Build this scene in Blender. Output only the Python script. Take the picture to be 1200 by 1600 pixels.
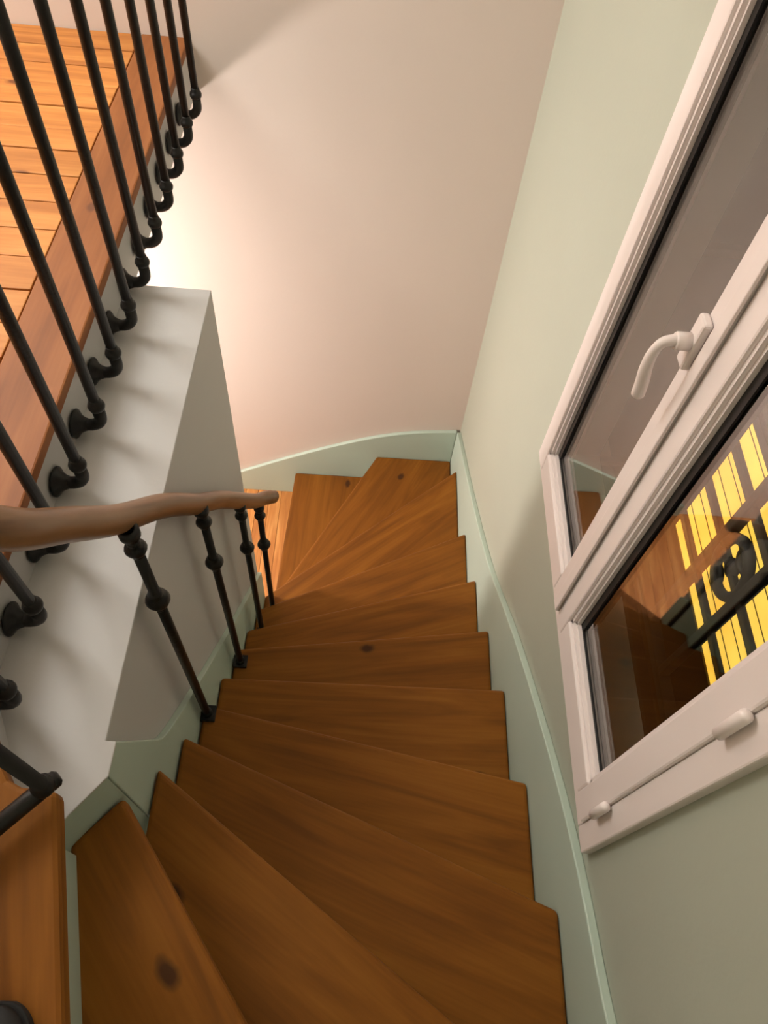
import bpy, bmesh, math, random
from mathutils import Vector, Matrix

random.seed(7)
for o in list(bpy.data.objects):
    bpy.data.objects.remove(o, do_unlink=True)
S = bpy.context.scene
C = S.collection

# ------------------------------------------------------------------ camera
# world: x = 0 is the face of the right-hand stair skirting, +y towards the far wall, z = 0 the lower floor
cam_d = bpy.data.cameras.new('camera')
cam = bpy.data.objects.new('camera', cam_d)
C.objects.link(cam)
cam_d.sensor_fit = 'HORIZONTAL'
cam_d.sensor_width = 36.0
cam_d.lens = 1152.15 / 1200.0 * 36.0
cam_d.clip_start = 0.02
RW = [[0.99735491, 0.03061297, 0.06592443],
      [0.06150096, -0.83882817, -0.54091121],
      [0.03874037, 0.54353487, -0.83849212]]
CAM = Vector((-0.4536, 0.0, 3.2594))
m = Matrix.Identity(4)
for i in range(3):
    m[i][0] = RW[0][i]
    m[i][1] = -RW[1][i]
    m[i][2] = -RW[2][i]
    m[i][3] = CAM[i]
cam.matrix_world = m
S.camera = cam

# ------------------------------------------------------------------ world (night) and exposure
w = bpy.data.worlds.new('night')
S.world = w
w.use_nodes = True
w.node_tree.nodes['Background'].inputs[0].default_value = (0.010, 0.012, 0.018, 1)
w.node_tree.nodes['Background'].inputs[1].default_value = 0.3
S.view_settings.view_transform = 'Standard'
S.view_settings.look = 'None'
S.view_settings.gamma = 1.0
S.view_settings.use_curve_mapping = False
S.view_settings.exposure = 0.25

LAMP_UP = 15.5       # upstairs ceiling globe
LAMP_DOWN = 172.0     # globe under the landing
FAR_Y = 2.222        # plane of the far wall

# ------------------------------------------------------------------ materials
MATS = {}


def srgb(r, g, b):
    f = lambda c: (c / 255 / 12.92) if c / 255 <= 0.04045 else ((c / 255 + 0.055) / 1.055) ** 2.4
    return (f(r), f(g), f(b), 1)


def new_mat(name):
    mt = bpy.data.materials.new(name)
    mt.use_nodes = True
    nt = mt.node_tree
    return mt, nt, nt.nodes['Principled BSDF']


def paint(name, col, rough=0.6, bump=0.05, var=0.03, scale=6, spec=0.5):
    mt, nt, b = new_mat(name)
    N, L = nt.nodes.new, nt.links.new
    tc = N('ShaderNodeTexCoord')
    n1 = N('ShaderNodeTexNoise'); n1.inputs['Scale'].default_value = scale; n1.inputs['Detail'].default_value = 5
    L(tc.outputs['Object'], n1.inputs['Vector'])
    mix = N('ShaderNodeMix'); mix.data_type = 'RGBA'
    c = col
    mix.inputs['A'].default_value = (c[0] * (1 - var), c[1] * (1 - var), c[2] * (1 - var), 1)
    mix.inputs['B'].default_value = (min(1, c[0] * (1 + var)), min(1, c[1] * (1 + var)), min(1, c[2] * (1 + var)), 1)
    L(n1.outputs['Fac'], mix.inputs['Factor'])
    L(mix.outputs['Result'], b.inputs['Base Color'])
    b.inputs['Roughness'].default_value = rough
    b.inputs['Specular IOR Level'].default_value = spec
    n2 = N('ShaderNodeTexNoise'); n2.inputs['Scale'].default_value = 90; n2.inputs['Detail'].default_value = 3
    L(tc.outputs['Object'], n2.inputs['Vector'])
    bp = N('ShaderNodeBump'); bp.inputs['Strength'].default_value = bump; bp.inputs['Distance'].default_value = 0.004
    L(n2.outputs['Fac'], bp.inputs['Height'])
    L(bp.outputs['Normal'], b.inputs['Normal'])
    MATS[name] = mt
    return mt


def wood(name, dark, mid, light, rough=0.45, knots=2.6, knot_r=0.05, knot_col=None, grain=1.0, spec=0.4, stretch=9.0):
    """grain runs along the object's local X"""
    mt, nt, b = new_mat(name)
    N, L = nt.nodes.new, nt.links.new
    tc = N('ShaderNodeTexCoord'); oi = N('ShaderNodeObjectInfo')
    mul = N('ShaderNodeMath'); mul.operation = 'MULTIPLY'; mul.inputs[1].default_value = 37.0
    L(oi.outputs['Random'], mul.inputs[0])
    cmb = N('ShaderNodeCombineXYZ'); L(mul.outputs[0], cmb.inputs[0]); L(mul.outputs[0], cmb.inputs[1])
    add = N('ShaderNodeVectorMath'); add.operation = 'ADD'
    L(tc.outputs['Object'], add.inputs[0]); L(cmb.outputs[0], add.inputs[1])
    # knots first: they bend the grain around them
    mk = N('ShaderNodeMapping'); mk.inputs['Scale'].default_value = (knots * 0.75, knots * 1.25, 0.0)
    L(add.outputs[0], mk.inputs['Vector'])
    vo = N('ShaderNodeTexVoronoi'); vo.voronoi_dimensions = '2D'; vo.inputs['Scale'].default_value = 1.0
    L(mk.outputs[0], vo.inputs['Vector'])
    kn = N('ShaderNodeTexNoise'); kn.inputs['Scale'].default_value = 25
    L(add.outputs[0], kn.inputs['Vector'])
    kd = N('ShaderNodeMath'); kd.operation = 'MULTIPLY_ADD'; kd.inputs[1].default_value = knot_r * 0.9
    kd.inputs[2].default_value = -knot_r * 0.45
    L(kn.outputs['Fac'], kd.inputs[0])
    ka = N('ShaderNodeMath'); ka.operation = 'ADD'
    L(vo.outputs['Distance'], ka.inputs[0]); L(kd.outputs[0], ka.inputs[1])
    kr = N('ShaderNodeMapRange'); kr.inputs['From Min'].default_value = knot_r * 0.45; kr.inputs['From Max'].default_value = knot_r
    kr.inputs['To Min'].default_value = 1.0; kr.inputs['To Max'].default_value = 0.0
    L(ka.outputs[0], kr.inputs['Value'])
    # only some cells carry a knot
    sep = N('ShaderNodeSeparateColor'); L(vo.outputs['Color'], sep.inputs[0])
    gt = N('ShaderNodeMath'); gt.operation = 'GREATER_THAN'; gt.inputs[1].default_value = 0.35
    L(sep.outputs[0], gt.inputs[0])
    km = N('ShaderNodeMath'); km.operation = 'MULTIPLY'; L(kr.outputs[0], km.inputs[0]); L(gt.outputs[0], km.inputs[1])
    # broad figure
    mp = N('ShaderNodeMapping'); mp.inputs['Scale'].default_value = (1.1 * grain, stretch * grain, stretch * grain)
    L(add.outputs[0], mp.inputs['Vector'])
    n1 = N('ShaderNodeTexNoise'); n1.inputs['Scale'].default_value = 1.6; n1.inputs['Detail'].default_value = 6
    n1.inputs['Distortion'].default_value = 1.2
    L(mp.outputs[0], n1.inputs['Vector'])
    # fine fibres
    mp2 = N('ShaderNodeMapping'); mp2.inputs['Scale'].default_value = (4, 130, 130)
    L(add.outputs[0], mp2.inputs['Vector'])
    n2 = N('ShaderNodeTexNoise'); n2.inputs['Scale'].default_value = 1.0; n2.inputs['Detail'].default_value = 3
    L(mp2.outputs[0], n2.inputs['Vector'])
    fm = N('ShaderNodeMath'); fm.operation = 'MULTIPLY_ADD'; fm.inputs[1].default_value = 0.28; fm.inputs[2].default_value = -0.14
    L(n2.outputs['Fac'], fm.inputs[0])
    s1 = N('ShaderNodeMath'); s1.operation = 'ADD'; L(n1.outputs['Fac'], s1.inputs[0]); L(fm.outputs[0], s1.inputs[1])
    ramp = N('ShaderNodeValToRGB')
    e = ramp.color_ramp.elements
    e[0].position = 0.30; e[0].color = dark
    e[1].position = 0.72; e[1].color = light
    el = e.new(0.5); el.color = mid
    L(s1.outputs[0], ramp.inputs['Fac'])
    # blotchy tone, per piece tone
    n3 = N('ShaderNodeTexNoise'); n3.inputs['Scale'].default_value = 3.0; n3.inputs['Detail'].default_value = 2
    L(add.outputs[0], n3.inputs['Vector'])
    hs = N('ShaderNodeHueSaturation')
    v1 = N('ShaderNodeMath'); v1.operation = 'MULTIPLY_ADD'; v1.inputs[1].default_value = 0.35; v1.inputs[2].default_value = 0.76
    L(n3.outputs['Fac'], v1.inputs[0])
    v2 = N('ShaderNodeMath'); v2.operation = 'MULTIPLY_ADD'; v2.inputs[1].default_value = 0.14
    L(oi.outputs['Random'], v2.inputs[0]); L(v1.outputs[0], v2.inputs[2])
    L(v2.outputs[0], hs.inputs['Value']); L(ramp.outputs[0], hs.inputs['Color'])
    mx = N('ShaderNodeMix'); mx.data_type = 'RGBA'
    kc = knot_col or (dark[0] * 0.35, dark[1] * 0.3, dark[2] * 0.3, 1)
    mx.inputs['B'].default_value = kc
    kf = N('ShaderNodeMath'); kf.operation = 'MULTIPLY'; kf.inputs[1].default_value = 0.85
    L(km.outputs[0], kf.inputs[0])
    L(kf.outputs[0], mx.inputs['Factor']); L(hs.outputs[0], mx.inputs['A'])
    L(mx.outputs['Result'], b.inputs['Base Color'])
    b.inputs['Roughness'].default_value = rough
    b.inputs['Specular IOR Level'].default_value = spec
    bp = N('ShaderNodeBump'); bp.inputs['Strength'].default_value = 0.10; bp.inputs['Distance'].default_value = 0.003
    L(s1.outputs[0], bp.inputs['Height']); L(bp.outputs['Normal'], b.inputs['Normal'])
    MATS[name] = mt
    return mt


paint('wall_cream', srgb(220, 206, 196), 0.75, 0.06, 0.02, 3)
paint('wall_green', srgb(174, 180, 164), 0.6, 0.08, 0.03, 2.5)
paint('skirting_green', srgb(184, 202, 188), 0.45, 0.04, 0.03, 5)
paint('white_paint', srgb(192, 190, 187), 0.65, 0.05, 0.02, 4)
paint('ceiling_white', srgb(230, 226, 218), 0.8, 0.03, 0.01, 4)
paint('window_plastic', srgb(240, 230, 226), 0.32, 0.0, 0.01, 4)
paint('gasket_black', srgb(16, 15, 15), 0.5, 0.0, 0.05, 10)
paint('gasket_grey', srgb(120, 112, 108), 0.5, 0.0, 0.05, 10)
paint('facade_dark', srgb(70, 62, 54), 0.9, 0.1, 0.1, 2)
paint('guard_iron', srgb(58, 54, 50), 0.55, 0.15, 0.1, 20)
paint('shoe_leather', srgb(9, 8, 8), 0.6, 0.1, 0.1, 30)
paint('shoe_sole', srgb(20, 20, 20), 0.8, 0.1, 0.1, 30)
iron = paint('wrought_iron', srgb(26, 24, 22), 0.42, 0.25, 0.2, 25)
iron.node_tree.nodes['Principled BSDF'].inputs['Metallic'].default_value = 0.35
wood('tread_oak', srgb(116, 68, 16), srgb(134, 81, 20), srgb(148, 93, 27), 0.62, 2.6, 0.055, srgb(58, 32, 16), 1.0, 0.22)
wood('landing_pine', srgb(166, 102, 46), srgb(188, 121, 57), srgb(206, 142, 74), 0.55, 3.4, 0.07, srgb(92, 44, 20))
wood('landing_trim', srgb(124, 73, 34), srgb(140, 84, 41), srgb(153, 96, 50), 0.6, 2.2, 0.04, srgb(100, 58, 32))
wood('floor_parquet', srgb(172, 108, 54), srgb(196, 130, 68), srgb(224, 164, 96), 0.4, 1.5, 0.03)
wood('rail_wood', srgb(112, 78, 48), srgb(142, 102, 68), srgb(168, 126, 88), 0.35, 1.2, 0.02, None, 1.0, 0.5)


def emis(name, col, strength):
    mt, nt, b = new_mat(name)
    b.inputs['Base Color'].default_value = (0.8, 0.8, 0.8, 1)
    b.inputs['Emission Color'].default_value = col
    b.inputs['Emission Strength'].default_value = strength
    MATS[name] = mt
    return mt


emis('lamp_glow_up', (1.0, 0.98, 0.94, 1), LAMP_UP)
emis('lamp_glow_down', (1.0, 0.88, 0.82, 1), LAMP_DOWN)
mt = emis('lit_blind', srgb(255, 205, 72), 1.3)
nt = mt.node_tree
tc = nt.nodes.new('ShaderNodeTexCoord'); nz = nt.nodes.new('ShaderNodeTexNoise'); nz.inputs['Scale'].default_value = 2.5
nz.inputs['Detail'].default_value = 6
nt.links.new(tc.outputs['Object'], nz.inputs['Vector'])
rp = nt.nodes.new('ShaderNodeValToRGB')
rp.color_ramp.elements[0].position = 0.3; rp.color_ramp.elements[0].color = srgb(250, 186, 60)
rp.color_ramp.elements[1].position = 0.7; rp.color_ramp.elements[1].color = srgb(255, 214, 84)
nt.links.new(nz.outputs['Fac'], rp.inputs['Fac'])
nt.links.new(rp.outputs[0], nt.nodes['Principled BSDF'].inputs['Emission Color'])

# window glass: clear pane whose reflection follows the Fresnel law (sealed double glazing, hence the raised index)
mt, nt, b = new_mat('window_glass')
nt.nodes.remove(b)
N, L = nt.nodes.new, nt.links.new
ge = N('ShaderNodeNewGeometry'); ior = N('ShaderNodeMix')
ior.inputs['A'].default_value = 1.85; ior.inputs['B'].default_value = 1 / 1.85
L(ge.outputs['Backfacing'], ior.inputs['Factor'])
fr = N('ShaderNodeFresnel'); L(ior.outputs['Result'], fr.inputs['IOR'])
tr = N('ShaderNodeBsdfTransparent'); tr.inputs[0].default_value = (0.95, 0.96, 0.95, 1)
gl = N('ShaderNodeBsdfGlossy'); gl.inputs['Roughness'].default_value = 0.0
gl.inputs['Color'].default_value = (0.95, 0.93, 0.92, 1)
ms = N('ShaderNodeMixShader')
L(fr.outputs[0], ms.inputs[0]); L(tr.outputs[0], ms.inputs[1]); L(gl.outputs[0], ms.inputs[2])
L(ms.outputs[0], nt.nodes['Material Output'].inputs[0])
MATS['window_glass'] = mt

# ------------------------------------------------------------------ mesh helpers


def obj(name, bm, mat, parent=None, bevel=0, smooth=False, seg=2, angle=35):
    bmesh.ops.recalc_face_normals(bm, faces=bm.faces)
    me = bpy.data.meshes.new(name)
    bm.to_mesh(me); bm.free()
    o = bpy.data.objects.new(name, me)
    C.objects.link(o)
    if mat:
        me.materials.append(MATS[mat])
    if smooth:
        for p in me.polygons:
            p.use_smooth = True
    if bevel:
        md = o.modifiers.new('bevel', 'BEVEL'); md.width = bevel; md.segments = seg
        md.limit_method = 'ANGLE'; md.angle_limit = math.radians(angle)
    if parent:
        o.parent = parent
        o.matrix_parent_inverse = Matrix.Identity(4)
        pl = parent
        off = Vector((0, 0, 0))
    return o


def tag(o, label, cat, group=None):
    o['label'] = label; o['category'] = cat
    if group:
        o['group'] = group
    return o


def struct(o, label=None):
    o['kind'] = 'structure'
    if label:
        o['label'] = label
    return o


def empty(name, loc=(0, 0, 0)):
    o = bpy.data.objects.new(name, None)
    o.empty_display_size = 0.1
    o.location = loc
    C.objects.link(o)
    return o


def add_box(bm, x0, x1, y0, y1, z0, z1):
    vs = [bm.verts.new((x, y, z)) for x in (x0, x1) for y in (y0, y1) for z in (z0, z1)]
    for f in ((0, 1, 3, 2), (4, 6, 7, 5), (0, 4, 5, 1), (2, 3, 7, 6), (0, 2, 6, 4), (1, 5, 7, 3)):
        bm.faces.new([vs[i] for i in f])
    return bm


def box(x0, x1, y0, y1, z0, z1):
    return add_box(bmesh.new(), x0, x1, y0, y1, z0, z1)


def add_prism(bm, poly, z0, z1):
    """poly: plan polygon; extruded from z0 to z1"""
    a = [bm.verts.new((p[0], p[1], z0)) for p in poly]
    t = [bm.verts.new((p[0], p[1], z1)) for p in poly]
    n = len(poly)
    bm.faces.new(list(reversed(a))); bm.faces.new(t)
    for i in range(n):
        j = (i + 1) % n
        bm.faces.new((a[i], a[j], t[j], t[i]))
    return bm


def prism(poly, z0, z1):
    return add_prism(bmesh.new(), poly, z0, z1)


def add_side(bm, poly, axis, a, b):
    """polygon in the plane across `axis` extruded from a to b; poly in the two other axes, in xyz order"""
    def v(p, t):
        q = list(p); q.insert(axis, t)
        return bm.verts.new(q)
    A = [v(p, a) for p in poly]; B = [v(p, b) for p in poly]
    n = len(poly)
    bm.faces.new(list(reversed(A))); bm.faces.new(B)
    for i in range(n):
        j = (i + 1) % n
        bm.faces.new((A[i], A[j], B[j], B[i]))
    return bm


def add_tube(bm, pts, radii, seg=12, caps=True, shape=None):
    """sweep along pts with parallel transport; radii scalar or list; shape: list of (u, v) profile points"""
    pts = [Vector(p) for p in pts]
    n = len(pts)
    if not isinstance(radii, (list, tuple)):
        radii = [radii] * n
    prof = shape or [(math.cos(2 * math.pi * k / seg), math.sin(2 * math.pi * k / seg)) for k in range(seg)]
    seg = len(prof)
    T = []
    for i in range(n):
        if i == 0: t = pts[1] - pts[0]
        elif i == n - 1: t = pts[-1] - pts[-2]
        else: t = (pts[i + 1] - pts[i]).normalized() + (pts[i] - pts[i - 1]).normalized()
        T.append(t.normalized())
    up = Vector((0, 0, 1))
    if abs(T[0].dot(up)) > 0.9:
        up = Vector((0, 1, 0))
    u = (up - T[0] * up.dot(T[0])).normalized()
    rings = []
    for i in range(n):
        u = (u - T[i] * u.dot(T[i])).normalized()
        vv = T[i].cross(u)
        rings.append([bm.verts.new(pts[i] + (u * a + vv * b_) * radii[i]) for a, b_ in prof])
    for i in range(n - 1):
        for k in range(seg):
            j = (k + 1) % seg
            bm.faces.new((rings[i][k], rings[i][j], rings[i + 1][j], rings[i + 1][k]))
    if caps:
        bm.faces.new(list(reversed(rings[0]))); bm.faces.new(rings[-1])
    return bm


def tube(pts, radii, seg=12, **k):
    return add_tube(bmesh.new(), pts, radii, seg, **k)


def lathe(prof, base=(0, 0, 0), seg=16, axis='z'):
    """prof: list of (r, h)"""
    bm = bmesh.new()
    b0 = Vector(base)
    rings = []
    for r, h in prof:
        ring = []
        for k in range(seg):
            a = 2 * math.pi * k / seg
            p = (r * math.cos(a), r * math.sin(a), h) if axis == 'z' else (h, r * math.cos(a), r * math.sin(a))
            ring.append(bm.verts.new(b0 + Vector(p)))
        rings.append(ring)
    for i in range(len(rings) - 1):
        for k in range(seg):
            j = (k + 1) % seg
            bm.faces.new((rings[i][k], rings[i][j], rings[i + 1][j], rings[i + 1][k]))
    bm.faces.new(rings[0]); bm.faces.new(rings[-1])
    return bm


def smooth_path(pts, per=6):
    """Catmull-Rom through pts"""
    P = [Vector(p) for p in pts]
    P = [P[0] * 2 - P[1]] + P + [P[-1] * 2 - P[-2]]
    out = []
    for i in range(1, len(P) - 2):
        for s in range(per):
            t = s / per
            a, b_, c, d = P[i - 1], P[i], P[i + 1], P[i + 2]
            out.append(0.5 * ((2 * b_) + (c - a) * t + (2 * a - 5 * b_ + 4 * c - d) * t * t + (3 * b_ - a - 3 * c + d) * t ** 3))
    out.append(P[-2])
    return out


def clip(poly, p, n):
    """keep the side of the plan line through p where dot(q - p, n) >= 0"""
    out = []
    for i in range(len(poly)):
        a, b_ = poly[i], poly[(i + 1) % len(poly)]
        da = (a[0] - p[0]) * n[0] + (a[1] - p[1]) * n[1]
        db = (b_[0] - p[0]) * n[0] + (b_[1] - p[1]) * n[1]
        if da >= 0: out.append(a)
        if da * db < 0:
            t = da / (da - db)
            out.append((a[0] + (b_[0] - a[0]) * t, a[1] + (b_[1] - a[1]) * t))
    return out


def local_piece(name, poly, z0, z1, origin, ang, mat, parent, bevel=0.0, seg=2):
    """a prism whose local X runs at angle ang, so that its grain does too"""
    c, s = math.cos(-ang), math.sin(-ang)
    pl = [((x - origin[0]) * c - (y - origin[1]) * s, (x - origin[0]) * s + (y - origin[1]) * c) for x, y in poly]
    bm = prism(pl, -(z1 - z0), 0)
    o = obj(name, bm, mat, parent, bevel, seg=seg)
    o.location = (origin[0], origin[1], z1)
    o.rotation_euler = (0, 0, ang)
    return o


# ------------------------------------------------------------------ heights and the plan of the stair
LAND = 2.21          # landing level
LEDGE = 2.09         # top of the white wall of the well
H = 0.18
BACK_Y = -0.56
XI = -0.797          # inner ends of the treads
WALL_X = 0.018       # right-hand wall
LEFT_X = -3.2
CEIL = 4.75

# ------------------------------------------------------------------ room shell
# right wall with the window opening
WY0, WY1, WZ0, WZ1 = 0.24, 1.14, 1.82, 3.20
bm = bmesh.new()
add_box(bm, WALL_X, WALL_X + 0.13, BACK_Y - 0.15, WY0, -0.2, CEIL)
add_box(bm, WALL_X, WALL_X + 0.13, WY1, FAR_Y + 0.15, -0.2, CEIL)
add_box(bm, WALL_X, WALL_X + 0.13, WY0, WY1, -0.2, WZ0)
add_box(bm, WALL_X, WALL_X + 0.13, WY0, WY1, WZ1, CEIL)
bmesh.ops.remove_doubles(bm, verts=bm.verts, dist=1e-5)
struct(obj('wall_right', bm, 'wall_green'), 'pale sage green wall with the window')
struct(obj('wall_far', box(LEFT_X - 0.15, WALL_X, FAR_Y, FAR_Y + 0.15, -0.2, CEIL), 'wall_cream'), 'cream wall at the foot of the stair')
struct(obj('wall_left', box(LEFT_X - 0.15, LEFT_X, BACK_Y, FAR_Y, -0.2, CEIL), 'wall_cream'), 'cream wall beyond the landing')
struct(obj('wall_back', box(LEFT_X - 0.15, WALL_X, BACK_Y - 0.15, BACK_Y, -0.2, CEIL), 'wall_green'), 'sage green wall behind the winders')
struct(obj('ceiling', box(LEFT_X - 0.15, WALL_X + 0.13, BACK_Y - 0.15, FAR_Y + 0.15, CEIL, CEIL + 0.1), 'ceiling_white'), 'white ceiling')

# white wall of the stair well with its ledge
well = [(-0.815, 1.335), (-1.008, 1.335), (-1.008, 0.150), (-0.895, 0.150), (-0.856, 0.200), (-0.815, 0.258)]
bm = prism(well, 0.0, LEDGE - 0.0045)
add_prism(bm, [(-0.815, 1.335), (-1.008, 1.335), (-1.008, 0.150), (-0.890, 0.142), (-0.847, 0.194), (-0.7990, 0.2565), (-0.7990, 0.3085), (-0.815, 0.3085)], LEDGE - 0.0044, LEDGE)
struct(obj('wall_well', bm, 'white_paint', None, 0.0015, seg=2), 'white wall beside the inner ends of the treads')

# ------------------------------------------------------------------ lower floor of narrow boards
fl = struct(obj('floor', box(LEFT_X, WALL_X, BACK_Y, FAR_Y, -0.12, -0.016), 'facade_dark'), 'lower floor of narrow oak boards')
pl_mesh = None
i = 0
x = -2.4
while x < -0.70:
    wd = 0.062
    o = None
    for (ya, yb) in ((0.9 + 0.25 * (i % 3), FAR_Y - 0.001), ):
        ln = yb - ya
        o = obj('floor_board', box(0, ln - 0.001, 0, wd - 0.0015, -0.016, 0), 'floor_parquet', fl, 0.001, seg=1)
        o.location = (x + wd, ya, 0); o.rotation_euler = (0, 0, math.pi / 2)
    x += wd; i += 1

# ------------------------------------------------------------------ landing
landing_plan = [(-0.600, BACK_Y), (-0.825, 0.208), (-0.876, 0.212), (-0.894, 0.220), (-0.911, 0.242), (-0.945, 0.30), (-0.98, 0.345), (-1.002, 0.41),
                (-1.002, FAR_Y), (LEFT_X, FAR_Y), (LEFT_X, BACK_Y)]
slab_plan = [(-0.650, BACK_Y), (-0.862, 0.146), (-0.905, 0.165), (-0.930, 0.232), (-0.96, 0.30), (-0.985, 0.345), (-1.006, 0.41),
             (-1.006, FAR_Y), (LEFT_X, FAR_Y), (LEFT_X, BACK_Y)]
lf = struct(obj('floor_landing', prism(slab_plan, 2.055, LAND - 0.026), 'white_paint'), 'landing floor of knotty pine boards with a white edge')
# edge board along the well and the top step
o = local_piece('edge_board', [(-1.002, 0.405), (-1.002, FAR_Y), (-1.132, FAR_Y), (-1.132, 0.405)], LAND - 0.026, LAND,
                (-1.132, 0.405), math.pi / 2, 'landing_trim', lf, 0.004)
o['label'] = 'reddish edge board'
top_step = [(-0.600, BACK_Y), (-0.825, 0.208), (-0.876, 0.212), (-0.894, 0.220), (-0.911, 0.242), (-0.945, 0.30), (-0.98, 0.345), (-1.002, 0.404),
            (-1.132, 0.404), (-1.132, BACK_Y)]
local_piece('top_step', top_step, LAND - 0.036, LAND, (-0.825, 0.208), math.atan2(-0.768, 0.225), 'tread_oak', lf, 0.008)
ys = [FAR_Y, 2.125, 2.033, 1.934, 1.834, 1.733, 1.647, 1.549, 1.451, 1.355, 1.263, 1.163]
while ys[-1] > BACK_Y + 0.12:
    ys.append(ys[-1] - random.uniform(0.092, 0.102))
for a, b_ in zip(ys[1:], ys[:-1]):
    dz = random.uniform(-0.0012, 0.0012)
    o = obj('floor_board', box(0, -1.134 - LEFT_X - 0.002, 0, b_ - a - 0.003, -0.024, 0), 'landing_pine', lf, 0.0018, seg=2)
    o.location = (LEFT_X + 0.001, a, LAND - 0.002 + dz)

# ------------------------------------------------------------------ staircase
st = empty('staircase', (-0.4, 1.0, 0))
st_off = Vector(st.location)


def under_stair(o):
    o.parent = st
    o.matrix_parent_inverse = Matrix.Translation(-st_off)
    return o


tag(st, 'winding staircase with brown oak treads turning round a white wall', 'staircase')
# (inner, outer) ends of each nosing, from the bottom step up
NOS = [((-0.803, 1.400), (-0.771, 2.208)), ((-0.800, 1.368), (-0.364, 2.204)), ((-0.797, 1.322), (0.0, 2.015)),
       ((-0.797, 1.176), (0.0, 1.568)), ((-0.797, 1.015), (0.0, 1.261)), ((-0.797, 0.873), (0.0, 0.983)),
       ((-0.797, 0.716), (0.0, 0.722)), ((-0.797, 0.580), (0.0, 0.428)), ((-0.797, 0.449), (0.0, 0.142)),
       ((-0.797, 0.339), (0.0, -0.207)), ((-0.804, 0.254), (-0.16, -0.550)), ((-0.825, 0.208), (-0.60, -0.56))]


def nline(k):
    a, b_ = NOS[k]
    d = Vector((b_[0] - a[0], b_[1] - a[1])).normalized()
    n = Vector((d.y, -d.x))      # points to the uphill side
    return Vector(a), d, n


TH = 0.034
for k in range(11):
    a, d, n = nline(k)
    z = (k + 1) * H
    x0 = -0.835 if k < 1 else XI
    rect = [(x0, BACK_Y + 0.001), (-0.001, BACK_Y + 0.001), (-0.001, 2.2035), (x0, 2.2035)]
    if k == 0:
        rect = [(-0.835, 1.36), (-0.001, 1.36), (-0.001, 2.2035), (-0.835, 2.2035)]
    if k == 10:
        rect = [(-0.93, BACK_Y + 0.001), (-0.001, BACK_Y + 0.001), (-0.001, 0.4), (-0.93, 0.4)]
        ca, cb = Vector((-0.800, 0.250)), Vector((-0.872, 0.170))
        cd = (cb - ca).normalized()
        rect = clip(rect, ca, (-cd.y, cd.x))
    poly = clip(rect, a, n)
    a2, d2, n2 = nline(k + 1)
    over = 0.052 if k < 10 else 0.050
    poly = clip(poly, a2 + n2 * over, -n2)
    o = local_piece('tread', poly, z - TH, z, (a.x, a.y), math.atan2(d.y, d.x), 'tread_oak', None, 0.009, 3)
    under_stair(o)
    # riser below the nosing of this tread
    rr = [(XI + 0.002, BACK_Y + 0.001), (-0.001, BACK_Y + 0.001), (-0.001, 2.2035), (XI + 0.002, 2.2035)]
    rp_ = clip(clip(rr, a + n * 0.034, n), a + n * 0.050, -n)
    if len(rp_) > 2:
        under_stair(obj('riser', prism(rp_, z - H + 0.0005, z - TH - 0.0005), 'skirting_green'))
a, d, n = nline(11)
rr = [(-0.90, BACK_Y + 0.001), (-0.2, BACK_Y + 0.001), (-0.2, 0.160), (-0.90, 0.160)]
rp_ = clip(clip(rr, a + n * 0.040, n), a + n * 0.052, -n)
under_stair(obj('riser', prism(rp_, 11 * H + 0.0005, LAND - 0.037), 'skirting_green'))

# ------------------------------------------------------------------ skirting boards (stringers) with a rounded top


def skirt(name, top, bottom, axis, f0, f1, label, bev=0.003):
    poly = top + list(reversed(bottom))
    o = obj(name, add_side(bmesh.new(), poly, axis, f0, f1), 'skirting_green', None, bev, seg=2, angle=50)
    return struct(o, label)


def smooth2(pts, per=6):
    return [(p[0], p[1]) for p in smooth_path([(q[0], q[1], 0) for q in pts], per)]


top_r = smooth2([(FAR_Y - 0.018, 0.585), (2.06, 0.655), (1.70, 0.835), (1.223, 1.105), (0.847, 1.385), (0.552, 1.580), (0.321, 1.712), (0.154, 1.782),
                 (-0.035, 1.845), (-0.25, 1.97), (-0.42, 2.10), (BACK_Y + 0.001, 2.22)])
bot_r = [(FAR_Y - 0.018, 0.0), (2.06, 0.05), (1.223, 0.5), (0.3, 1.2), (BACK_Y + 0.001, 1.4)]
skirt('trim_1', top_r, bot_r, 0, 0.0, WALL_X, 'sage skirting board climbing the right wall')
top_f = smooth2([(-1.25, 0.090), (-1.12, 0.115), (-1.02, 0.170), (-0.804, 0.295), (-0.582, 0.411), (-0.376, 0.503), (-0.191, 0.556), (0.0, 0.580)])
bot_f = [(-1.25, 0.0), (0.0, 0.0)]
skirt('trim_2', top_f, bot_f, 1, FAR_Y - 0.018, FAR_Y, 'sage skirting board on the cream far wall')
top_w = smooth2([(1.335, 0.72), (1.125, 0.945), (0.95, 1.135), (0.814, 1.289), (0.579, 1.558), (0.42, 1.755), (0.385, 1.825)])
top_w += [(0.308, LEDGE - 0.0045), (0.2575, LEDGE - 0.0045)]
bot_w = [(1.335, 0.0), (0.2575, 0.4)]
skirt('trim_3', top_w, bot_w, 0, -0.8149, -0.8, 'sage skirting board along the white well wall', 0.002)
# short return across the cut corner
ca, cb = Vector((-0.8147, 0.2575)), Vector((-0.895, 0.150))
dd = (cb - ca).normalized(); nn = Vector((-dd.y, dd.x))
if nn.x < 0: nn = -nn
pa = [ca + nn * 0.0005, cb + nn * 0.0005, cb + nn * 0.012, ca + nn * 0.012 + Vector((0.003, 0.006))]
struct(obj('trim_4', prism([(p.x, p.y) for p in pa], 1.6, LEDGE - 0.0045), 'skirting_green', None, 0.002), 'sage board across the cut corner of the well wall')

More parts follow.
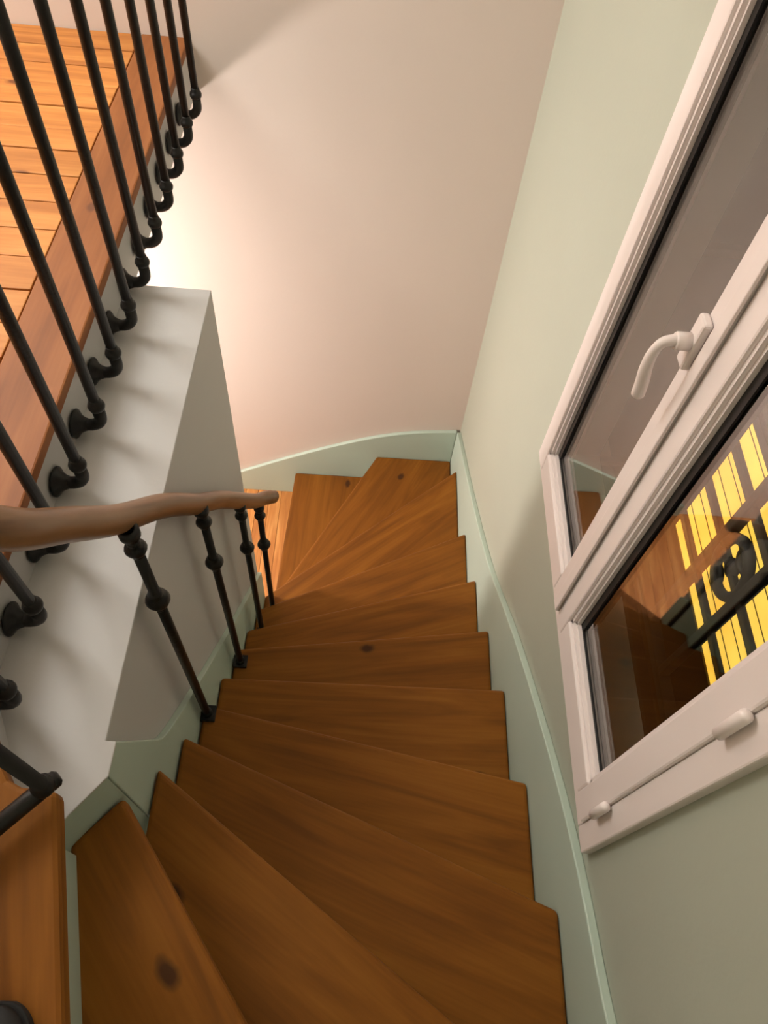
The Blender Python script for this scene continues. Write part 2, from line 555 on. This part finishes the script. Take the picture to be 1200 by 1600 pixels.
# ------------------------------------------------------------------ landing balustrade (bars held off the white edge by elbows)
lb = empty('landing_balustrade', (-0.947, 0.35, LAND))
tag(lb, 'black iron balustrade of straight bars fixed to the landing edge by elbows', 'balustrade')
lb_off = Vector(lb.location)
BX = -0.947
RAIL_Z = 3.12


def elbow_pts(arm, zc=2.122, r=0.028, ztop=2.178, n=7):
    pts = [Vector((-arm, 0, zc)), Vector((-r, 0, zc))]
    for k in range(1, n + 1):
        t = math.pi / 2 * k / n
        pts.append(Vector((-r + r * math.sin(t), 0, zc + r - r * math.cos(t))))
    pts.append(Vector((0, 0, ztop)))
    return pts


def make_bar():
    root = obj('baluster', lathe([(0.0098, 2.176), (0.0098, RAIL_Z)], seg=14), 'wrought_iron', None, 0, True)
    e = obj('elbow', tube(elbow_pts(0.052), 0.0118, 12), 'wrought_iron', root, 0, True)
    c = obj('collar', lathe([(0.0118, 2.171), (0.0145, 2.173), (0.0160, 2.178), (0.0160, 2.181), (0.0145, 2.186), (0.0118, 2.188), (0.0112, 2.196), (0.0100, 2.198)], seg=16),
            'wrought_iron', root, 0, True)
    r = obj('rosette', lathe([(0.029, -0.0545), (0.029, -0.0515), (0.026, -0.049), (0.019, -0.044), (0.0145, -0.037), (0.0120, -0.030)], base=(0, 0, 2.122), seg=18, axis='x'),
            'wrought_iron', root, 0, True)
    return root


def copy_tree(o, parent=None):
    c = o.copy(); C.objects.link(c)
    if parent:
        c.parent = parent
    for ch in list(o.children):
        k = ch.copy(); C.objects.link(k); k.parent = c
    return c


bar0 = make_bar()
first = True
bar_pos = [(BX, 0.350 + 0.1365 * k, 0.0) for k in range(13)]
for x, y, rz in bar_pos:
    b_ = bar0 if first else copy_tree(bar0)
    first = False
    b_.parent = lb
    b_.matrix_parent_inverse = Matrix.Translation(-lb_off)
    b_.location = (x, y, 0)
    b_.rotation_euler = (0, 0, rz)

# last bar of the landing, braced by an arm to a newel post on the top step
cb_ = copy_tree(bar0)
cb_.parent = lb
cb_.matrix_parent_inverse = Matrix.Translation(-lb_off)
for ch in list(cb_.children):
    if ch.name.startswith(('rosette', 'elbow')):
        bpy.data.objects.remove(ch, do_unlink=True)
cb_.data = bpy.data.meshes.new('baluster')
bm = lathe([(0.0098, 2.172), (0.0098, RAIL_Z - 0.068)], seg=14)
for f in bm.faces: f.smooth = True
bm.to_mesh(cb_.data); bm.free(); cb_.data.materials.append(MATS['wrought_iron'])
cb_.location = (-0.832, 0.206, 0.068)
e_ = obj('arm', tube([(-0.086, -0.094, 2.172), (-0.006, -0.007, 2.172), (0.006, 0.006, 2.172), (0.012, 0.012, 2.172), (0.015, 0.015, 2.172)], [0.012, 0.012, 0.012, 0.0115, 0.007], 12), 'wrought_iron', cb_, 0, True)
nw = obj('newel_post', lathe([(0.034, 0.0005), (0.034, 0.012), (0.019, 0.020), (0.017, 0.05), (0.015, 0.88)], base=(-0.925, 0.105, LAND), seg=16), 'wrought_iron', lb, 0, True)
nw.matrix_parent_inverse = Matrix.Translation(-lb_off)
RP = [(math.cos(2 * math.pi * k / 20), 0.84 * math.sin(2 * math.pi * k / 20)) for k in range(20)]


def rail_obj(name, pts, rad, parent, off):
    """the object's local X follows the rail, so that the grain does too"""
    P = [Vector(p) for p in pts]
    d = (P[len(P) * 2 // 3] - P[1]).normalized()
    M = d.to_track_quat('X', 'Z').to_matrix().to_4x4()
    M.translation = P[0]
    bm = tube(P, rad, shape=RP)
    bm.transform(M.inverted())
    o = obj(name, bm, 'rail_wood', parent, 0, True)
    for p in o.data.polygons:
        p.use_smooth = len(p.vertices) == 4
    o.matrix_parent_inverse = Matrix.Translation(-off)
    o.matrix_basis = M
    return o


rail_obj('handrail', [(BX, FAR_Y - 0.002, RAIL_Z), (BX, 1.5, RAIL_Z), (BX, 0.8, RAIL_Z), (BX, 0.40, RAIL_Z), (-0.935, 0.31, RAIL_Z), (-0.88, 0.25, RAIL_Z), (-0.832, 0.206, RAIL_Z)], 0.024, lb, lb_off)

# ------------------------------------------------------------------ stair balustrade
sb = empty('stair_balustrade', (-0.786, 0.552, 1.44))
tag(sb, 'stair balustrade of knobbed black iron balusters under a curved wooden handrail', 'balustrade')
sb_off = Vector(sb.location)
STB = [(-0.786, 0.556, 1.44, 0.872), (-0.777, 0.832, 1.08, 0.868), (-0.766, 1.083, 0.72, 0.862), (-0.748, 1.222, 0.54, 0.826)]


def knob_prof(z, r, h):
    return [(0.0075, z - h), (r * 0.55, z - h * 0.85), (r * 0.62, z - h * 0.7), (r * 0.50, z - h * 0.58), (r * 0.82, z - h * 0.36), (r, z), (r * 0.82, z + h * 0.36),
            (r * 0.50, z + h * 0.58), (r * 0.62, z + h * 0.7), (r * 0.55, z + h * 0.85), (0.0075, z + h)]


for x, y, z, ln in STB:
    b_ = obj('baluster', lathe([(0.0096, 0.0), (0.0096, ln)], seg=14), 'wrought_iron', sb, 0, True)
    b_.matrix_parent_inverse = Matrix.Translation(-sb_off)
    b_.location = (x, y, z)
    kz = ln - 0.232
    obj('knob', lathe(knob_prof(kz, 0.0220, 0.032), seg=16), 'wrought_iron', b_, 0, True)
    obj('upper_knob', lathe(knob_prof(ln - 0.055, 0.0180, 0.025), seg=16), 'wrought_iron', b_, 0, True)
    obj('cap', lathe([(0.0075, ln - 0.030), (0.012, ln - 0.026), (0.0165, ln - 0.016), (0.0165, ln - 0.002), (0.010, ln)], seg=16), 'wrought_iron', b_, 0, True)
    pb = obj('base_plate', box(-0.021, 0.021, -0.020, 0.020, 0.0003, 0.010), 'wrought_iron', b_, 0.002)
    obj('base_collar', lathe([(0.0135, 0.010), (0.0135, 0.016), (0.0095, 0.024)], seg=14), 'wrought_iron', b_, 0, True)

rail_pts = smooth_path([(-0.714, 1.296, 1.308), (-0.732, 1.262, 1.352), (-0.751, 1.206, 1.416), (-0.768, 1.083, 1.600), (-0.779, 0.960, 1.786), (-0.784, 0.832, 1.962),
                        (-0.792, 0.700, 2.155), (-0.796, 0.556, 2.338), (-0.800, 0.460, 2.478), (-0.802, 0.373, 2.610), (-0.838, 0.320, 2.740), (-0.888, 0.290, 2.86),
                        (-0.93, 0.275, 2.96)], 5)
rad = [0.0215 if i < 3 else 0.0235 for i in range(len(rail_pts))]
rail_obj('handrail', rail_pts, rad, sb, sb_off)

# ------------------------------------------------------------------ window
win = empty('window_1', (0.02, 0.69, 1.80))
struct(win, 'white two-leaf window with a hooked lever handle')
win_off = Vector(win.location)


def wpart(name, bm, mat, parent=win, bevel=0.0, smooth=False, label=None):
    o = obj(name, bm, mat, parent, bevel, smooth)
    if parent is win:
        o.matrix_parent_inverse = Matrix.Translation(-win_off)
    if label:
        o['label'] = label
    return o


WT = 3.24
Y0, Y1, ZB = 0.222, 1.156, 1.800
# outer frame, mitred in four members, standing a little proud of the wall
FX0, FX1 = 0.0, 0.075
FW = 0.047
wpart('frame_member', box(FX0, FX1, Y1 - FW, Y1, ZB, WT), 'window_plastic', bevel=0.003)
wpart('frame_member', box(FX0, FX1, Y0, Y0 + FW, ZB, WT), 'window_plastic', bevel=0.003)
wpart('frame_member', box(FX0, FX1, Y0 + FW, Y1 - FW, ZB, ZB + 0.036), 'window_plastic', bevel=0.003)
wpart('frame_member', box(FX0, FX1, Y0 + FW, Y1 - FW, WT - 0.036, WT), 'window_plastic', bevel=0.003)


def sash(ya, yb, za, zb, wa, wb, wz, x0):
    """one leaf: stiles of width wa (near) and wb (far), rails of height wz"""
    leaf = wpart('sash', box(x0, x0 + 0.055, ya, ya + wa, za, zb), 'window_plastic', bevel=0.004)
    wpart('stile', box(x0, x0 + 0.055, yb - wb, yb, za, zb), 'window_plastic', leaf, 0.004)
    wpart('bottom_rail', box(x0, x0 + 0.055, ya + wa, yb - wb, za, za + wz), 'window_plastic', leaf, 0.004)
    wpart('top_rail', box(x0, x0 + 0.055, ya + wa, yb - wb, zb - wz, zb), 'window_plastic', leaf, 0.004)
    # stepped glazing bead inside the leaf
    iy0, iy1, iz0, iz1 = ya + wa, yb - wb, za + wz, zb - wz
    bm = bmesh.new()
    for (dx, t) in ((0.007, 0.007), (0.014, 0.013)):
        add_box(bm, x0 + dx, x0 + 0.045, iy0, iy0 + t, iz0, iz1)
        add_box(bm, x0 + dx, x0 + 0.045, iy1 - t, iy1, iz0, iz1)
        add_box(bm, x0 + dx, x0 + 0.045, iy0, iy1, iz0, iz0 + t)
        add_box(bm, x0 + dx, x0 + 0.045, iy0, iy1, iz1 - t, iz1)
    wpart('glazing_bead', bm, 'window_plastic', leaf)
    g = 0.013
    wpart('pane', box(x0 + 0.026, x0 + 0.030, iy0 + g - 0.002, iy1 - g + 0.002, iz0 + g - 0.002, iz1 - g + 0.002), 'window_glass', leaf)
    bm = bmesh.new()
    add_box(bm, x0 + 0.0215, x0 + 0.0255, iy1 - g - 0.016, iy1 - g + 0.001, iz0 + g, iz1 - g)  # far strip widened; its black stands in for dark reflection along this edge
    add_box(bm, x0 + 0.0215, x0 + 0.0255, iy0 + g - 0.001, iy0 + g + 0.004, iz0 + g, iz1 - g)
    add_box(bm, x0 + 0.0215, x0 + 0.0255, iy0 + g, iy1 - g, iz0 + g - 0.001, iz0 + g + 0.006)
    wpart('gasket_and_dark_edge', bm, 'gasket_black', leaf)
    bm = bmesh.new()
    add_box(bm, x0 + 0.0312, x0 + 0.046, iy1 - g - 0.016, iy1 - g + 0.001, iz0 + g, iz1 - g)
    add_box(bm, x0 + 0.0312, x0 + 0.046, iy0 + g, iy1 - g, iz0 + g, iz0 + g + 0.012)
    wpart('spacer', bm, 'gasket_black', leaf)
    return leaf


sash(0.695, Y1 - FW, ZB + 0.036, WT - 0.036, 0.056, 0.036, 0.066, -0.010)
sash(Y0 + FW, 0.694, ZB + 0.036, WT - 0.036, 0.054, 0.050, 0.066, -0.006)
# cover strip on the meeting stiles
wpart('cover_strip', box(-0.016, -0.0105, 0.690, 0.716, ZB + 0.05, WT - 0.05), 'window_plastic', bevel=0.002)
# handle: rose plate, neck and a lever that curves out and hangs down
hy = 0.736
hd = wpart('handle', box(-0.024, -0.0105, hy - 0.014, hy + 0.014, 2.545, 2.626), 'window_plastic', bevel=0.004, label='white hooked lever handle')
wpart('neck', lathe([(0.0125, 0.0), (0.0125, -0.018), (0.0115, -0.020)], base=(-0.024, hy, 2.586), seg=16, axis='x'), 'window_plastic', hd, 0, True)
lp = smooth_path([(-0.036, hy, 2.586), (-0.048, hy, 2.586), (-0.059, hy, 2.580), (-0.065, hy - 0.001, 2.562), (-0.064, hy - 0.001, 2.535), (-0.059, hy - 0.001, 2.505), (-0.055, hy, 2.474)], 5)
nlp = len(lp)
rads = [0.0092 - 0.0018 * math.sin(math.pi * min(1, i / (nlp * 0.7))) + 0.002 * max(0, (i / nlp - 0.6)) for i in range(nlp)]
rads[-1] = 0.005
wpart('lever', tube(lp, rads, 14), 'window_plastic', hd, 0, True)
# hinge barrels on the near stile
for za in (1.925, 2.412):
    wpart('hinge', lathe([(0.004, 0), (0.0085, 0.004), (0.0085, 0.072), (0.004, 0.077)], base=(-0.0105, 0.2655, za), seg=14), 'window_plastic', bevel=0, smooth=True)
# ------------------------------------------------------------------ outside: iron guard, lit window across the yard
gd = empty('window_guard', (0.30, 0.72, 1.60))
tag(gd, 'dark iron window guard with a ring between two uprights outside the pane', 'window guard')
g_off = Vector(gd.location)


def gpart(name, bm, mat='guard_iron', bevel=0.0, smooth=False):
    o = obj(name, bm, mat, gd, bevel, smooth)
    o.matrix_parent_inverse = Matrix.Translation(-g_off)
    return o


GX = 0.30
for z in (1.880, 2.010, 2.135, 2.262, 2.388):
    gpart('cross_bar', box(GX - 0.006, GX + 0.006, 0.16, 1.22, z - 0.010, z + 0.010), bevel=0.002)
for yc, wd in ((0.795, 0.022), (0.655, 0.020)):
    gpart('upright', box(GX - 0.012, GX + 0.012, yc - wd / 2, yc + wd / 2, 1.60, 2.45), bevel=0.003)
gpart('bottom_bar', box(GX - 0.015, GX + 0.015, 0.16, 1.22, 1.60, 1.63), bevel=0.003)
gpart('top_rail', box(GX - 0.02, GX + 0.02, 0.16, 1.22, 2.45, 2.48), bevel=0.004)
# ring with a boss and two scrolls between the uprights
for zc in (2.015, 2.30):
    ring = [(GX, 0.725 + 0.056 * math.cos(t * math.pi / 16), zc + 0.068 * math.sin(t * math.pi / 16)) for t in range(33)]
    gpart('ring', tube(ring, 0.012, 8), smooth=True)
    gpart('boss', lathe([(0.006, -0.012), (0.020, -0.006), (0.022, 0.0), (0.020, 0.006), (0.006, 0.012)], base=(GX, 0.725, zc), seg=14, axis='x'), smooth=True)
    for sg in (1, -1):
        sc = []
        for t in range(15):
            a_ = t / 14 * 1.5 * math.pi
            rr_ = 0.030 * (1 - 0.6 * t / 14)
            sc.append((GX - 0.004, 0.725 + sg * (0.012 + rr_ * math.cos(a_)), zc - sg * (0.058 - rr_ * math.sin(a_))))
        gpart('scroll', tube(sc, 0.0065, 8), smooth=True)
for yc in (0.16, 1.22):
    gpart('end_post', box(GX - 0.012, GX + 0.012, yc - 0.012, yc + 0.012, 1.60, 2.48), bevel=0.003)
    for z in (1.70, 2.38):
        gpart('bracket', box(WALL_X + 0.131, GX - 0.010, yc - 0.010, yc + 0.010, z - 0.010, z + 0.010), bevel=0.002)

OX = 3.0
struct(obj('wall_yard', box(OX, OX + 0.2, -3.0, 8.0, -4.6, 5.5), 'facade_dark'), 'dark facade across the yard')
struct(obj('floor_yard', box(WALL_X + 0.13, OX, -3.0, 8.0, -4.7, -4.6), 'facade_dark'), 'dark ground of the yard')
lw = empty('lit_window', (OX, 3.2, -3.25))
tag(lw, 'yellow lit boarded window of the house across the yard', 'window')
lw_off = Vector(lw.location)
zz = -3.22
n_ = 0
while zz < -1.55:
    hh = 0.205
    top_cut = 0.0
    o = obj('blind_board', box(OX - 0.03, OX - 0.004, 1.3, 4.56, zz, min(zz + hh, -1.50)), 'lit_blind', lw)
    o.matrix_parent_inverse = Matrix.Translation(-lw_off)
    if zz > -3.2:
        o = obj('batten', box(OX - 0.038, OX - 0.0295, 1.3, 4.56, zz - 0.0025, zz + 0.0025), 'facade_dark', lw)
        o.matrix_parent_inverse = Matrix.Translation(-lw_off)
    zz += hh; n_ += 1
bm = bmesh.new()
add_box(bm, OX - 0.05, OX - 0.001, 4.56, 4.66, -3.32, -1.40)
add_box(bm, OX - 0.05, OX - 0.001, 1.20, 1.30, -3.32, -1.40)
add_box(bm, OX - 0.05, OX - 0.001, 1.30, 4.56, -3.32, -3.22)
add_box(bm, OX - 0.05, OX - 0.001, 1.30, 4.56, -1.50, -1.40)
o = obj('surround', bm, 'facade_dark', lw)
o.matrix_parent_inverse = Matrix.Translation(-lw_off)

# ------------------------------------------------------------------ lamps
def globe_lamp(name, loc, r, ztop, glow, label):
    t = empty(name, loc)
    tag(t, label, 'lamp')
    bm = bmesh.new()
    bmesh.ops.create_uvsphere(bm, u_segments=24, v_segments=12, radius=r)
    obj('globe', bm, glow, t, 0, True)
    obj('rod', lathe([(0.008, r), (0.008, ztop - loc[2] - 0.012)], seg=8), 'white_paint', t)
    obj('canopy', lathe([(0.05, ztop - loc[2] - 0.022), (0.05, ztop - loc[2] - 0.0005)], seg=20), 'white_paint', t)
    return t


globe_lamp('pendant_lamp', (-1.95, 1.58, 3.55), 0.36, CEIL, 'lamp_glow_up', 'big round glowing paper lantern above the landing')
fl_ = empty('floor_lamp', (-2.0, 1.63, 0))
tag(fl_, 'standing lamp with a glowing globe in the room under the landing', 'lamp')
bm = bmesh.new()
bmesh.ops.create_uvsphere(bm, u_segments=24, v_segments=12, radius=0.11)
bmesh.ops.translate(bm, verts=bm.verts, vec=(0, 0, 1.30))
obj('globe', bm, 'lamp_glow_down', fl_, 0, True)
obj('pole', lathe([(0.011, 0.02), (0.011, 1.192)], seg=10), 'wrought_iron', fl_, 0, True)
obj('base', lathe([(0.13, 0.0005), (0.13, 0.014), (0.02, 0.024)], seg=24), 'wrought_iron', fl_)

# ------------------------------------------------------------------ black shoe on the top step, only its toe in view
shoe = empty('shoe', (-0.822, -0.168, LAND))
tag(shoe, 'black shoe on the top step at the lower left', 'shoe')


def shoe_ring(t, inset=0.0):
    # half width along the length; t = 0 heel .. 1 toe
    wv = 0.034 + 0.014 * math.sin(min(1, t * 1.35) * math.pi * 0.62)
    if t > 0.72:
        wv *= max(0.0, 1 - ((t - 0.72) / 0.285) ** 3) ** 0.5
    if t < 0.12:
        wv *= math.sqrt(max(0.05, 1 - ((0.12 - t) / 0.125) ** 2))
    return wv - inset


bm = bmesh.new()
rows = []
nr = 36
for i in range(nr + 1):
    t = math.sin(i / nr * math.pi / 2)
    y = -0.15 + 0.29 * t
    hw = max(0.004, shoe_ring(t))
    hgt = 0.095 - 0.055 * min(1, max(0, (t - 0.25) / 0.45)) if t < 0.7 else 0.040 + 0.006 * math.sin((t - 0.7) / 0.3 * math.pi) - 0.014 * ((t - 0.7) / 0.3) ** 2
    row = []
    for k in range(11):
        a_ = math.pi * k / 10
        row.append(bm.verts.new((hw * math.copysign(abs(math.cos(a_)) ** 0.75, math.cos(a_)), y, 0.016 + (hgt - 0.016) * math.sin(a_) ** 0.8)))
    rows.append(row)
for i in range(nr):
    for k in range(10):
        bm.faces.new((rows[i][k], rows[i][k + 1], rows[i + 1][k + 1], rows[i + 1][k]))
bm.faces.new(rows[0]); bm.faces.new(rows[-1])
for i in range(nr):
    bm.faces.new((rows[i][0], rows[i + 1][0], rows[i + 1][10], rows[i][10]))
up_ = obj('upper', bm, 'shoe_leather', shoe, 0, True)
md = up_.modifiers.new('soften', 'SUBSURF'); md.levels = 2; md.render_levels = 2
pl = []
for i in range(nr + 1):
    t = math.sin(i / nr * math.pi / 2)
    pl.append((max(0.002, shoe_ring(t)) + 0.003, -0.152 + 0.296 * t))
pl += [(-p[0], p[1]) for p in reversed(pl)]
obj('sole', prism(pl, 0.0005, 0.018), 'shoe_sole', shoe, 0.003)
